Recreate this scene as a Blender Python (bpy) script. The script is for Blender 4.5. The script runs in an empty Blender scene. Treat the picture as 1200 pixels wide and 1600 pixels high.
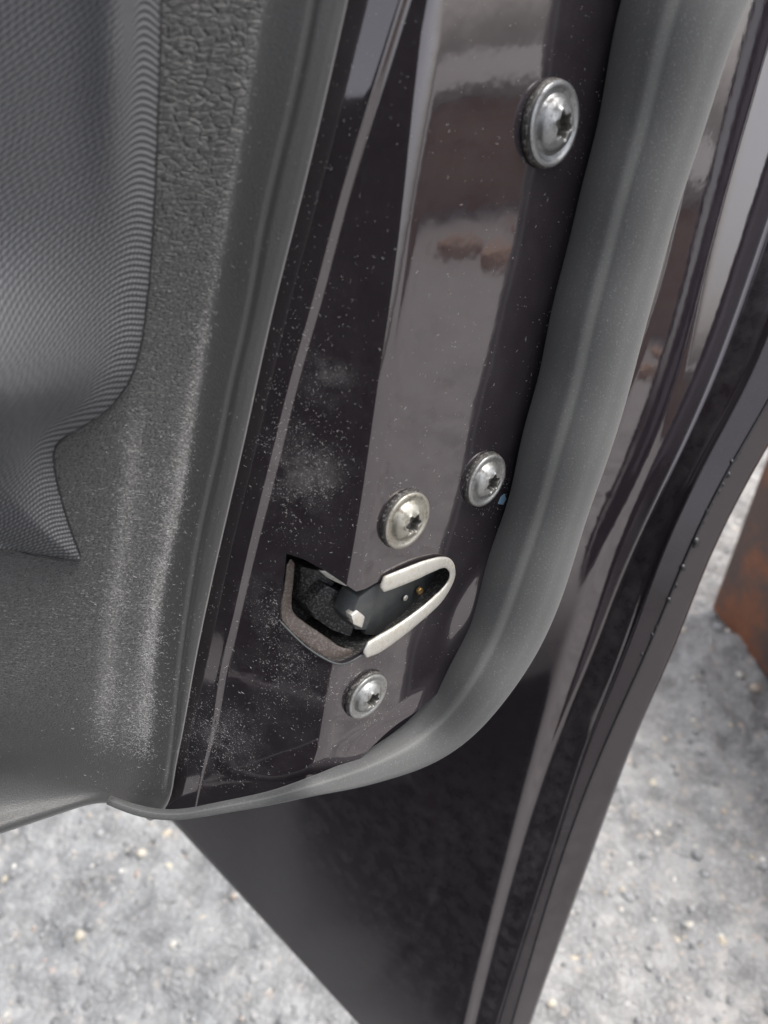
import bpy, bmesh, math, random
import numpy as np
from mathutils import Vector, Matrix
rng = np.random.default_rng(7); random.seed(7)
S = bpy.context.scene
COL = S.collection
# ------------------------------------------------------------------ camera, sky, sun, exposure
F = 1210.0                         # focal length in photo pixels (1200 x 1600)
PITCH = math.radians(38.0)
CAM = np.array([0.0, 0.0, 0.95])
cd = bpy.data.cameras.new('camera'); cam = bpy.data.objects.new('camera', cd); COL.objects.link(cam)
cam.location = CAM; cam.rotation_euler = (math.pi/2 - PITCH, 0, 0)
cd.sensor_width = 36; cd.sensor_fit = 'AUTO'; cd.lens = 36*F/1600
cd.clip_start = 0.01; cd.clip_end = 500
cd.dof.use_dof = True; cd.dof.focus_distance = 0.245; cd.dof.aperture_fstop = 13
S.camera = cam
W = bpy.data.worlds.new('World'); S.world = W; W.use_nodes = True
nt = W.node_tree; nt.nodes.clear()
sky = nt.nodes.new('ShaderNodeTexSky'); sky.sky_type = 'NISHITA'; sky.sun_disc = False
SUN_EL, SUN_AZ = math.radians(64), math.radians(84)     # azimuth: clockwise from +Y
sky.sun_elevation = SUN_EL; sky.sun_rotation = SUN_AZ; sky.air_density = 1.0; sky.dust_density = 3.0; sky.ozone_density = 1.0
hs = nt.nodes.new('ShaderNodeHueSaturation'); hs.inputs['Saturation'].default_value = 0.25
bg = nt.nodes.new('ShaderNodeBackground'); bg.inputs['Strength'].default_value = 0.15
wo = nt.nodes.new('ShaderNodeOutputWorld')
nt.links.new(sky.outputs[0], hs.inputs['Color']); nt.links.new(hs.outputs[0], bg.inputs[0]); nt.links.new(bg.outputs[0], wo.inputs[0])
sd = bpy.data.lights.new('sun', 'SUN'); sd.energy = 1.1; sd.angle = math.radians(28); sd.color = (1, .96, .9)
sun = bpy.data.objects.new('sun', sd); COL.objects.link(sun)
sv = Vector((math.sin(SUN_AZ)*math.cos(SUN_EL), math.cos(SUN_AZ)*math.cos(SUN_EL), math.sin(SUN_EL)))
sun.rotation_euler = sv.to_track_quat('Z', 'Y').to_euler(); sun.location = sv*5
S.view_settings.view_transform = 'Standard'; S.view_settings.look = 'None'
S.view_settings.gamma = 1; S.view_settings.use_curve_mapping = False; S.view_settings.exposure = 1.2

# ------------------------------------------------------------------ frames and helpers
RM = np.array([[1, 0, 0], [0, math.sin(PITCH), -math.cos(PITCH)], [0, math.cos(PITCH), math.sin(PITCH)]])  # camera axes -> world
def unit(v): v = np.asarray(v, float); return v/np.linalg.norm(v)
def toW(p): return CAM + np.asarray(p) @ RM.T
def toC(p): return (np.asarray(p) - CAM) @ RM
def ray(px, py):
    px = np.asarray(px, float); py = np.asarray(py, float)
    return np.stack([(px-600)/F, (800-py)/F, -np.ones(np.broadcast(px, py).shape)], -1) if px.shape == py.shape else ray(*np.broadcast_arrays(px, py))
def pix(pw):
    c = toC(pw); d = -c[..., 2]
    return 600 + F*c[..., 0]/d, 800 - F*c[..., 1]/d
UPc = np.array([0, math.cos(PITCH), math.sin(PITCH)])
N = unit([.673, -.391, .628])                  # normal of the rear (shut) face of the door, camera axes
UPD = unit(UPc - (UPc@N)*N)                    # up along the door
SD = np.cross(UPD, N)                          # across the door, towards the outer skin
def nphi(deg):                                 # face turned towards the inner side of the door
    a = math.radians(deg); return math.cos(a)*N - math.sin(a)*SD
C0 = N @ (ray(641, 812)*.22)                   # the shut face: N.p = C0
def dshut(px, py, off=0.): return (C0+off)/(ray(px, py) @ N)
def spl(xs, ys):                               # natural cubic spline
    xs = np.asarray(xs, float); ys = np.asarray(ys, float); n = len(xs); h = np.diff(xs)
    A = np.eye(n); b = np.zeros(n)
    for i in range(1, n-1):
        A[i, i-1], A[i, i], A[i, i+1] = h[i-1], 2*(h[i-1]+h[i]), h[i]
        b[i] = 6*((ys[i+1]-ys[i])/h[i] - (ys[i]-ys[i-1])/h[i-1])
    m = np.linalg.solve(A, b)
    def f(x):
        x = np.asarray(x, float); i = np.clip(np.searchsorted(xs, x)-1, 0, n-2)
        t0 = xs[i+1]-x; t1 = x-xs[i]
        return (m[i]*t0**3 + m[i+1]*t1**3)/(6*h[i]) + (ys[i]/h[i]-m[i]*h[i]/6)*t0 + (ys[i+1]/h[i]-m[i+1]*h[i]/6)*t1
    return f
def sst(a, b, x): t = np.clip((np.asarray(x, float)-a)/(b-a), 0, 1); return t*t*(3-2*t)

ORG = {}
def link(o, parent=None, origin=None):
    COL.objects.link(o); origin = np.zeros(3) if origin is None else np.asarray(origin, float)
    po = np.zeros(3)
    if parent is not None: o.parent = parent; po = ORG[parent.name]
    o.location = origin - po; ORG[o.name] = origin
    return o
def empty(name, loc, parent=None):
    o = bpy.data.objects.new(name, None); o.empty_display_size = .05; return link(o, parent, loc)
def tag(o, label=None, cat=None, group=None, kind=None):
    for k, v in (('label', label), ('category', cat), ('group', group), ('kind', kind)):
        if v: o[k] = v
    return o
def obj(name, V, Fc, mat, parent=None, origin=None, smooth=True, sharp=None, uv=None):
    """one mesh object from world-space vertices; its origin is the centre of the piece"""
    V = np.asarray(V, float)
    if origin is None: origin = V.mean(0)
    me = bpy.data.meshes.new(name)
    me.from_pydata((V-origin).tolist(), [], [list(map(int, f)) for f in Fc]); me.update()
    me.materials.append(mat)
    if smooth: me.polygons.foreach_set('use_smooth', np.ones(len(me.polygons), bool))
    if uv is not None:
        l = me.uv_layers.new(name='uv'); vi = np.empty(len(me.loops), int); me.loops.foreach_get('vertex_index', vi)
        l.data.foreach_set('uv', np.asarray(uv)[vi].ravel().astype(np.float32))
    if sharp: me.set_sharp_from_angle(angle=math.radians(sharp))
    return link(bpy.data.objects.new(name, me), parent, origin)
def attr(o, name, vals):
    me = o.data; a = me.attributes.get(name) or me.attributes.new(name, 'FLOAT', 'POINT')
    a.data.foreach_set('value', np.asarray(vals, np.float32))
def wverts(o):
    me = o.data; v = np.empty(len(me.vertices)*3, np.float32); me.vertices.foreach_get('co', v)
    return v.reshape(-1, 3).astype(float) + ORG[o.name]
def gridfaces(R, C, base=0, flip=False, wrap=False):
    r, c = np.meshgrid(np.arange(R-1), np.arange(C if wrap else C-1), indexing='ij'); c2 = (c+1) % C
    a = base+r*C+c; b = base+r*C+c2; d = base+(r+1)*C+c2; e = base+(r+1)*C+c
    q = np.stack([a, e, d, b] if not flip else [a, b, d, e], -1).reshape(-1, 4)
    return q.tolist()
def arcuv(G):
    du = np.linalg.norm(np.diff(G, axis=1), axis=2); dv = np.linalg.norm(np.diff(G, axis=0), axis=2)
    u = np.concatenate([np.zeros((G.shape[0], 1)), np.cumsum(du, 1)], 1); v = np.concatenate([np.zeros((1, G.shape[1])), np.cumsum(dv, 0)], 0)
    return np.stack([u, v], -1)
def fillet_rows(P, fr, ns=6, nc=7):
    """P (R, M, 3): rows of polylines; every inner corner is rounded with a Bezier of reach fr[i]"""
    R, M, _ = P.shape; out = []
    seg = P[:, 1:]-P[:, :-1]; L = np.linalg.norm(seg, axis=2); D = seg/np.maximum(L, 1e-9)[..., None]
    rr = np.zeros((R, M))
    for i in range(1, M-1): rr[:, i] = np.minimum(fr[i], .47*np.minimum(L[:, i-1], L[:, i]))
    for i in range(M-1):
        a = P[:, i]+D[:, i]*rr[:, i, None]; b = P[:, i+1]-D[:, i]*rr[:, i+1, None]
        ts = np.linspace(0, 1, ns+1)
        if i > 0: ts = ts[1:]
        for t in ts: out.append(a*(1-t)+b*t)
        if i < M-2:
            c = P[:, i+1]; e = c+D[:, i+1]*rr[:, i+1, None]
            for t in np.linspace(0, 1, nc+1)[1:]: out.append(b*(1-t)**2+2*c*t*(1-t)+e*t*t)
    return np.stack(out, 1)
def rows(q, feats, nq):
    """feats: list of (X, Y, D) arrays over the knots q -> camera-space rows (nq, M, 3)"""
    t = np.linspace(q[0], q[-1], nq) if np.isscalar(nq) else nq
    return np.stack([ray(spl(q, X)(t), spl(q, Y)(t))*spl(q, D)(t)[:, None] for X, Y, D in feats], 1)
def ext_top(G, Ln=.15, n=8):
    """carry a sheet on upwards, above the frame, along the door (camera axes)"""
    d = G[0]-G[2]; d = d/np.maximum(np.linalg.norm(d, axis=-1), 1e-9)[..., None]; d = .35*d+.65*UPD; d /= np.linalg.norm(d, axis=-1)[..., None]
    return np.concatenate([np.stack([G[0]+d*Ln*k/n for k in range(n, 0, -1)]), G], 0)
def frames(P):
    T = np.gradient(P, axis=0); T /= np.linalg.norm(T, axis=1)[:, None]; return T
def sweep(P, A, prof, close=True):
    """P (n,3) path, A (n,3) outward axis, prof(i)->(k,2) section in (across, outward); returns verts, faces"""
    T = frames(P); V = []
    for i in range(len(P)):
        b = np.cross(A[i], T[i]); b /= np.linalg.norm(b); a = np.cross(T[i], b)
        s = prof(i); V.append(P[i]+s[:, :1]*b+s[:, 1:]*a)
    V = np.stack(V); n, k, _ = V.shape; Fc = gridfaces(n, k, wrap=close)
    if close: Fc += [list(range(k)), [(n-1)*k+j for j in range(k)][::-1]]
    return V.reshape(-1, 3), Fc

# ------------------------------------------------------------------ materials
def mat(name):
    m = bpy.data.materials.new(name); m.use_nodes = True; t = m.node_tree; b = t.nodes['Principled BSDF']
    return m, t, b
def nd(t, typ, **kw):
    n = t.nodes.new(typ)
    for k, v in kw.items():
        if k in n.inputs: n.inputs[k].default_value = v
        else: setattr(n, k, v)
    return n
def L(t, a, b): t.links.new(a, b)
def ramp(t, src, pts):
    r = nd(t, 'ShaderNodeValToRGB'); e = r.color_ramp.elements
    while len(e) < len(pts): e.new(.5)
    for x, (p, c) in zip(e, pts): x.position = p; x.color = (c, c, c, 1) if np.isscalar(c) else (*c, 1)
    L(t, src, r.inputs[0]); return r.outputs[0]
def math_(t, op, a, b=None, clamp=False):
    n = nd(t, 'ShaderNodeMath', operation=op, use_clamp=clamp)
    for i, s in enumerate((a, b)):
        if s is None: continue
        if np.isscalar(s): n.inputs[i].default_value = s
        else: L(t, s, n.inputs[i])
    return n.outputs[0]
def mixc(t, fac, a, b):
    n = nd(t, 'ShaderNodeMix', data_type='RGBA')
    for i, s in ((0, fac), (6, a), (7, b)):
        if isinstance(s, (tuple, float, int)): n.inputs[i].default_value = (*s, 1) if isinstance(s, tuple) else s
        else: L(t, s, n.inputs[i])
    return n.outputs[2]
def noise(t, co, scale, detail=3, rough=.55, out=0, **kw):
    n = nd(t, 'ShaderNodeTexNoise', Scale=scale, Detail=detail, Roughness=rough, **kw); L(t, co, n.inputs['Vector']); return n.outputs[out]
def coords(t, scale=None, out='Object'):
    c = nd(t, 'ShaderNodeTexCoord').outputs[out]
    if scale:
        m = nd(t, 'ShaderNodeMapping'); m.inputs['Scale'].default_value = scale; L(t, c, m.inputs['Vector']); return m.outputs[0]
    return c
def at(t, name): return nd(t, 'ShaderNodeAttribute', attribute_name=name).outputs['Fac']
def bump(t, h, b, strength, dist, prev=None):
    n = nd(t, 'ShaderNodeBump', Strength=strength, Distance=dist); L(t, h, n.inputs['Height'])
    if prev is not None: L(t, prev, n.inputs['Normal'])
    L(t, n.outputs[0], b.inputs['Normal']); return n.outputs[0]

def paint_mat():
    m, t, b = mat('black_paint'); co = coords(t)
    dust = at(t, 'dust')
    fl = noise(t, co, 2600, 2, .7); big = noise(t, co, 110, 6, .68)
    sp = ramp(t, fl, [(.60, 0), (.72, 1)])
    film = math_(t, 'MULTIPLY', dust, ramp(t, big, [(.40, .05), (.66, 1)]))
    grit = math_(t, 'MULTIPLY', sp, math_(t, 'ADD', math_(t, 'MULTIPLY', film, .8), .05))
    fac = math_(t, 'ADD', math_(t, 'MULTIPLY', film, .22), grit, True)
    L(t, mixc(t, fac, (.0145, .0115, .0145), (.42, .40, .39)), b.inputs['Base Color'])
    L(t, math_(t, 'ADD', math_(t, 'ADD', math_(t, 'MULTIPLY', film, .25), math_(t, 'MULTIPLY', at(t, 'matte'), .16)), ramp(t, big, [(.2, .03), (.8, .07)]), True), b.inputs['Roughness'])
    L(t, math_(t, 'SUBTRACT', 2.12, math_(t, 'MULTIPLY', at(t, 'matte'), .68)), b.inputs['IOR'])
    b.inputs['Specular Tint'].default_value = (1, .935, .955, 1)
    bump(t, math_(t, 'ADD', noise(t, co, 140, 2), math_(t, 'MULTIPLY', noise(t, co, 34, 2), 2.2)), b, .028, .0011)
    return m
def trim_mat():
    m, t, b = mat('trim_plastic'); co = coords(t); le = at(t, 'leather'); dust = at(t, 'dust')
    uvm = nd(t, 'ShaderNodeMapping'); uvm.inputs['Scale'].default_value = (1, 2.2, 1)
    L(t, nd(t, 'ShaderNodeTexCoord').outputs['UV'], uvm.inputs['Vector'])
    wob = nd(t, 'ShaderNodeVectorMath', operation='ADD'); L(t, uvm.outputs[0], wob.inputs[0])
    ns = nd(t, 'ShaderNodeTexNoise', Scale=220., Detail=2.); L(t, uvm.outputs[0], ns.inputs['Vector'])
    sc = nd(t, 'ShaderNodeVectorMath', operation='SCALE'); sc.inputs['Scale'].default_value = .0022; L(t, ns.outputs['Color'], sc.inputs[0]); L(t, sc.outputs[0], wob.inputs[1])
    vo = nd(t, 'ShaderNodeTexVoronoi', feature='DISTANCE_TO_EDGE', Scale=330.); L(t, wob.outputs[0], vo.inputs['Vector'])
    v2 = nd(t, 'ShaderNodeTexVoronoi', feature='DISTANCE_TO_EDGE', Scale=800.); L(t, wob.outputs[0], v2.inputs['Vector'])
    e1 = ramp(t, vo.outputs['Distance'], [(0, 0), (.05, .25), (.16, 1)]); e2 = ramp(t, v2.outputs['Distance'], [(0, 0), (.2, 1)])
    gm = at(t, 'grain'); cells = math_(t, 'ADD', math_(t, 'MULTIPLY', e1, math_(t, 'SUBTRACT', 1, gm)), math_(t, 'MULTIPLY', e2, math_(t, 'ADD', math_(t, 'MULTIPLY', gm, .75), .25)))
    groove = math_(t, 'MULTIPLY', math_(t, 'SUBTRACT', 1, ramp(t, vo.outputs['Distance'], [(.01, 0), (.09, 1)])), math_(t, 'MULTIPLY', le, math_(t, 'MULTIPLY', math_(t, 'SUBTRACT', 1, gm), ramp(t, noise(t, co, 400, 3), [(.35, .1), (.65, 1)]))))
    fine = noise(t, co, 2500, 2, .6)
    h = math_(t, 'ADD', math_(t, 'MULTIPLY', cells, le), math_(t, 'MULTIPLY', fine, .16))
    bump(t, h, b, .8, .0009)
    spk = ramp(t, noise(t, co, 1500, 3, .75), [(.5, 0), (.68, 1)])
    fac = math_(t, 'MULTIPLY', dust, math_(t, 'ADD', math_(t, 'MULTIPLY', spk, .75), .18), True)
    base = mixc(t, noise(t, co, 25, 3), (.029, .029, .029), (.039, .038, .037))
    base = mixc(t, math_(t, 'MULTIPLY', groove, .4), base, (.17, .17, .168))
    L(t, mixc(t, fac, base, (.5, .48, .46)), b.inputs['Base Color'])
    L(t, math_(t, 'ADD', .36, math_(t, 'MULTIPLY', le, .14)), b.inputs['Roughness'])
    b.inputs['Sheen Weight'].default_value = .25; b.inputs['Sheen Roughness'].default_value = .5
    return m
def fabric_mat():
    m, t, b = mat('woven_fabric'); uv = nd(t, 'ShaderNodeTexCoord').outputs['UV']
    sep = nd(t, 'ShaderNodeSeparateXYZ'); L(t, uv, sep.inputs[0])
    wob = noise(t, uv, 90, 2)
    # twisted ribs: rows along v, short slanted threads along u, each row with a phase of its own
    P = 2*math.pi/.00125; Q = 2*math.pi/.0012
    v = math_(t, 'ADD', math_(t, 'MULTIPLY', sep.outputs[1], P), math_(t, 'MULTIPLY', wob, 2.))
    row = math_(t, 'MULTIPLY', math_(t, 'ADD', math_(t, 'SINE', v), 1), .5)
    idx = math_(t, 'FLOOR', math_(t, 'DIVIDE', math_(t, 'ADD', v, math.pi/2), 2*math.pi))
    wn = nd(t, 'ShaderNodeTexWhiteNoise', noise_dimensions='1D'); L(t, idx, wn.inputs['W'])
    u = math_(t, 'ADD', math_(t, 'ADD', math_(t, 'MULTIPLY', sep.outputs[0], Q), math_(t, 'MULTIPLY', v, .45)), math_(t, 'MULTIPLY', wn.outputs['Value'], 6.3))
    tw = math_(t, 'MULTIPLY', math_(t, 'ADD', math_(t, 'SINE', u), 1), .5)
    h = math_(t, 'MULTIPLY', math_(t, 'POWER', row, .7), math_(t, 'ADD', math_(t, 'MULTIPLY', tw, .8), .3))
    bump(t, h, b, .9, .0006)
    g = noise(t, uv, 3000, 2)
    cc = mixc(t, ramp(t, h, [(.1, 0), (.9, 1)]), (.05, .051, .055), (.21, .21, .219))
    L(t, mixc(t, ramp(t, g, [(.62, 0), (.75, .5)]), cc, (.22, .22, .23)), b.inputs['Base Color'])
    b.inputs['Roughness'].default_value = .75
    b.inputs['Specular IOR Level'].default_value = .25
    return m
def rubber_mat():
    m, t, b = mat('black_rubber'); co = coords(t)
    n1 = noise(t, co, 40, 4); n2 = noise(t, co, 1800, 2, .7)
    c = mixc(t, n1, (.043, .0435, .045), (.061, .061, .0615))
    c = mixc(t, ramp(t, n2, [(.58, 0), (.78, .55)]), c, (.22, .22, .21))
    L(t, mixc(t, at(t, 'dust'), c, (.3, .3, .28)), b.inputs['Base Color'])
    b.inputs['Roughness'].default_value = .62; b.inputs['Sheen Weight'].default_value = .12; b.inputs['Sheen Roughness'].default_value = .6
    bump(t, n2, b, .25, .0003); return m
def metal_mat(name, c1, c2, rough, dirt=(.12, .1, .08), amount=.5, metallic=.9):
    m, t, b = mat(name); co = coords(t); n = noise(t, co, 350, 5, .65); n2 = noise(t, co, 1600, 3, .7)
    d = math_(t, 'MULTIPLY', ramp(t, n, [(.48, 0), (.66, 1)]), amount)
    L(t, mixc(t, d, mixc(t, n2, c1, c2), dirt), b.inputs['Base Color'])
    L(t, math_(t, 'SUBTRACT', metallic, d, True), b.inputs['Metallic'])
    L(t, math_(t, 'ADD', math_(t, 'MULTIPLY', n2, .25), rough-.1, True), b.inputs['Roughness'])
    bump(t, n2, b, .25, .0002); return m
def plain_mat(name, c1, c2, rough, scale=300, dust=.0):
    m, t, b = mat(name); co = coords(t); n = noise(t, co, scale, 5, .65)
    c = mixc(t, n, c1, c2)
    if dust: c = mixc(t, math_(t, 'MULTIPLY', ramp(t, noise(t, co, 1300, 3, .7), [(.5, 0), (.68, 1)]), dust), c, (.4, .38, .36))
    L(t, c, b.inputs['Base Color'])
    b.inputs['Roughness'].default_value = rough; bump(t, noise(t, co, scale*4, 3), b, .4, .0004); return m
PAINT = paint_mat(); TRIM = trim_mat(); FABRIC = fabric_mat(); RUBBER = rubber_mat()
BOLT = metal_mat('dull_zinc', (.44, .44, .43), (.28, .28, .275), .42, (.06, .05, .042), .85)
BOLTD = metal_mat('dark_zinc', (.33, .335, .34), (.19, .19, .195), .38, (.045, .04, .035), .85)
BOLTY = metal_mat('yellowed_zinc', (.50, .48, .42), (.32, .30, .26), .44, (.075, .06, .042), .9)
ZINC = metal_mat('bright_zinc', (.78, .76, .71), (.6, .58, .53), .5, (.26, .21, .13), .6)
STEEL = metal_mat('dark_steel', (.10, .105, .11), (.055, .06, .06), .45, (.05, .045, .04), .5, .6)
BRASS = metal_mat('brass', (.62, .42, .18), (.4, .26, .1), .4)
BLACKP = plain_mat('black_plastic', (.012, .012, .013), (.03, .029, .028), .5, 300, .35)
LIPM = plain_mat('dirty_lip', (.04, .032, .028), (.13, .098, .082), .6, 260, .3)
SOCK = metal_mat('grimy_socket', (.30, .29, .27), (.16, .155, .15), .4, (.03, .025, .02), .8)
RIMDIRT = plain_mat('grimy_washer', (.012, .011, .010), (.035, .032, .028), .5, 700, .5)
FIBRE = plain_mat('pale_lint', (.32, .315, .31), (.52, .51, .5), .8)
SEALANT_GAP_SHADE = plain_mat('sealer_and_gap_shade', (.012, .012, .014), (.02, .019, .021), .25)

# ------------------------------------------------------------------ the place: asphalt, rusty box
def vnoise(x, y, seed):
    r = np.random.default_rng(seed); T = r.random((256, 256)); xi = np.floor(x).astype(int); yi = np.floor(y).astype(int)
    fx = x-xi; fy = y-yi; fx = fx*fx*(3-2*fx); fy = fy*fy*(3-2*fy)
    g = lambda a, b: T[a % 256, b % 256]
    return (g(xi, yi)*(1-fx)+g(xi+1, yi)*fx)*(1-fy)+(g(xi, yi+1)*(1-fx)+g(xi+1, yi+1)*fx)*fy
def ground_h(x, y):
    near = 1-sst(2.2, 3.2, np.hypot(x-.2, y-1.0))
    h = .014*(vnoise(x*7, y*7, 1)-.5)+.014*(vnoise(x*22, y*22, 2)-.5)+.011*(vnoise(x*55, y*55, 3)-.5)+.006*(vnoise(x*130, y*130, 4)-.5)
    pit = np.clip(vnoise(x*38, y*38, 9)-.72, 0, 1)
    return (h-.03*pit)*near
def asphalt_mat():
    m, t, b = mat('worn_asphalt'); co = coords(t)
    n1 = noise(t, co, 3, 5); n2 = noise(t, co, 20, 6, .66); n3 = noise(t, co, 260, 4, .7)
    v = nd(t, 'ShaderNodeTexVoronoi', Scale=75.); L(t, co, v.inputs['Vector'])
    c = mixc(t, ramp(t, n2, [(.34, 0), (.56, 1)]), (.165, .165, .165), (.35, .35, .346))
    c = mixc(t, ramp(t, n1, [(.3, 0), (.7, .5)]), c, (.36, .355, .35))
    va = nd(t, 'ShaderNodeTexVoronoi', Scale=105.); L(t, co, va.inputs['Vector'])
    ve = nd(t, 'ShaderNodeTexVoronoi', feature='DISTANCE_TO_EDGE', Scale=105.); L(t, co, ve.inputs['Vector'])
    sc_ = nd(t, 'ShaderNodeSeparateColor'); L(t, va.outputs['Color'], sc_.inputs[0])
    c = mixc(t, ramp(t, n3, [(.35, .1), (.7, .45)]), c, ramp(t, sc_.outputs[0], [(0, (.17, .17, .172)), (.5, (.30, .30, .298)), (.85, (.44, .44, .43)), (1, (.54, .48, .43))]))
    c = mixc(t, math_(t, 'MULTIPLY', ramp(t, ve.outputs['Distance'], [(0, 1), (.12, 0)]), ramp(t, n2, [(.40, .55), (.6, .0)])), c, (.10, .10, .10))
    spec = math_(t, 'GREATER_THAN', v.outputs['Color'], .80)
    c = mixc(t, math_(t, 'MULTIPLY', spec, ramp(t, v.outputs['Distance'], [(.25, .75), (.5, 0)])), c, (.42, .38, .34))
    c = mixc(t, ramp(t, n3, [(.28, .75), (.42, 0)]), c, (.06, .06, .06))
    sx = nd(t, 'ShaderNodeSeparateXYZ'); L(t, co, sx.inputs[0])
    side = math_(t, 'ADD', math_(t, 'MULTIPLY', sx.outputs[0], .9), math_(t, 'MULTIPLY', n1, .8))
    tint = ramp(t, side, [(.35, (.985, .99, 1.0)), (.95, (1.0, .965, .945))])
    mu = nd(t, 'ShaderNodeMix', data_type='RGBA', blend_type='MULTIPLY'); mu.inputs[0].default_value = 1; L(t, c, mu.inputs[6]); L(t, tint, mu.inputs[7])
    L(t, mu.outputs[2], b.inputs['Base Color']); b.inputs['Roughness'].default_value = .62
    bump(t, math_(t, 'ADD', math_(t, 'ADD', n2, math_(t, 'MULTIPLY', n3, .6)), ramp(t, ve.outputs['Distance'], [(0, 0), (.3, .5)])), b, .5, .006)
    return m
ASPH = asphalt_mat()
ax = np.concatenate([-np.geomspace(60, 1.25, 14), np.linspace(-1.2, 2.2, 380), np.geomspace(2.3, 60, 14)])
ay = np.concatenate([-np.geomspace(60, .3, 14), np.linspace(-.2, 3.0, 360), np.geomspace(3.1, 60, 14)])
gx, gy = np.meshgrid(ax, ay, indexing='ij')
gv = np.stack([gx, gy, ground_h(gx, gy)], -1).reshape(-1, 3)
g = obj('ground', gv, gridfaces(len(ax), len(ay), flip=False), ASPH, origin=(0, 0, 0)); tag(g, 'pale worn grey asphalt with small stones', kind='structure')
if g.data.polygons[0].normal.z < 0: g.data.flip_normals()
def stone_mat():
    m, t, b = mat('stone_chip'); tone = at(t, 'tone'); co = coords(t)
    c = ramp(t, tone, [(0, (.17, .17, .17)), (.5, (.33, .33, .33)), (.82, (.44, .43, .42)), (.88, (.46, .35, .29)), (.95, (.60, .53, .40)), (1, (.74, .72, .68))])
    L(t, mixc(t, math_(t, 'MULTIPLY', noise(t, co, 500, 4), .4), c, (.2, .2, .2)), b.inputs['Base Color']); b.inputs['Roughness'].default_value = .5
    return m
STONE = stone_mat()
bm = bmesh.new(); bmesh.ops.create_icosphere(bm, subdivisions=1, radius=1); ico = np.array([v.co[:] for v in bm.verts]); icf = np.array([[v.index for v in f.verts] for f in bm.faces]); bm.free()
def stones(n, xr, yr, rmin, rmax, sink):
    V = []; Fc = []; tn = []
    x = rng.uniform(*xr, n); y = rng.uniform(*yr, n); z = ground_h(x, y)
    rad = rmin*(rmax/rmin)**(rng.random(n)**2.2)
    for i in range(n):
        s = ico*(1+.28*rng.standard_normal((len(ico), 1)).clip(-1, 1))*rad[i]*np.array([1, rng.uniform(.6, 1), rng.uniform(.45, .8)])
        a = rng.uniform(0, 6.28); c, k = math.cos(a), math.sin(a)
        s = s @ np.array([[c, k, 0], [-k, c, 0], [0, 0, 1]])
        V.append(s+[x[i], y[i], z[i]+rad[i]*sink-.001]); Fc.append(icf+i*len(ico)); tn += [rng.random()]*len(ico)
    return np.concatenate(V), np.concatenate(Fc), tn
V_, F_, tn = stones(30000, (-.75, 1.5), (.2, 2.2), .0022, .0080, -.12)
st = obj('stone_chips', V_, F_, STONE, origin=(0, 0, 0), smooth=True); attr(st, 'tone', tn)
tag(st, 'pale and pinkish stone chips set in the asphalt', 'gravel', kind='stuff')

def groundpt(px, py):
    d = ray(px, py) @ RM.T; return CAM + d*(CAM[2]/-d[2])
def rust_mat():
    m, t, b = mat('rusty_steel'); co = coords(t)
    n1 = noise(t, co, 9, 6, .62); n2 = noise(t, co, 60, 5, .7)
    c = mixc(t, n2, (.17, .055, .028), (.30, .12, .06))
    c = mixc(t, ramp(t, n1, [(.40, 0), (.55, .9)]), c, (.085, .064, .058))
    c = mixc(t, ramp(t, n2, [(.62, 0), (.75, .6)]), c, (.07, .04, .03))
    L(t, c, b.inputs['Base Color']); b.inputs['Roughness'].default_value = .75; bump(t, n2, b, .5, .004); return m
RUST = rust_mat()
def bevel_box(cx, cy, z0, sx, sy, sz, bev, ang, name, m, parent=None, segs=3):
    bm = bmesh.new(); bmesh.ops.create_cube(bm, size=1)
    for v in bm.verts: v.co = (v.co.x*sx, v.co.y*sy, v.co.z*sz)
    bmesh.ops.bevel(bm, geom=bm.edges[:], offset=bev, segments=segs, affect='EDGES', profile=.5)
    c, s = math.cos(ang), math.sin(ang)
    V = np.array([[v.co.x*c-v.co.y*s+cx, v.co.x*s+v.co.y*c+cy, v.co.z+z0+sz/2] for v in bm.verts]); Fc = [[v.index for v in f.verts] for f in bm.faces]; bm.free()
    return obj(name, V, Fc, m, parent, sharp=35)
g0 = groundpt(1108, 948); g1 = groundpt(1200, 1062)
dv = (g1-g0)[:2]; ang = math.atan2(dv[1], dv[0]); dv /= np.linalg.norm(dv); nv = np.array([-dv[1], dv[0]])
if nv[0] < 0: nv = -nv
bl, bw, bh = .62, .42, .46
bc = g0[:2]+dv*bl/2+nv*bw/2
box = empty('rusty_box', (bc[0], bc[1], 0)); tag(box, 'rusty brown steel box standing on the asphalt at the right behind the door', 'metal box')
bevel_box(bc[0], bc[1], -.004, bl, bw, bh, .012, ang, 'body', RUST, box)
bevel_box(bc[0], bc[1], bh-.002, bl+.03, bw+.03, .03, .006, ang, 'lid', RUST, box)
for i, (px, py, r, lb) in enumerate([(1122, 986, .011, 'grey pebble against the foot of the rusty box corner'), (1158, 1052, .008, 'small pale pebble beside the foot of the rusty box'), (1180, 1075, .011, 'larger pale pebble on asphalt nearest the photo edge, beside the rusty box')]):
    p = groundpt(px, py); s = ico*(1+.15*rng.standard_normal((len(ico), 1)).clip(-1, 1))*r*np.array([1, .8, .65])
    o = obj('pebble', s+[p[0], p[1], ground_h(p[0], p[1])+r*.4], icf, STONE); attr(o, 'tone', [(.5, .98, .9)[i]]*len(ico)); tag(o, lb, 'pebble', 'pebbles beside the rusty box')

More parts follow.
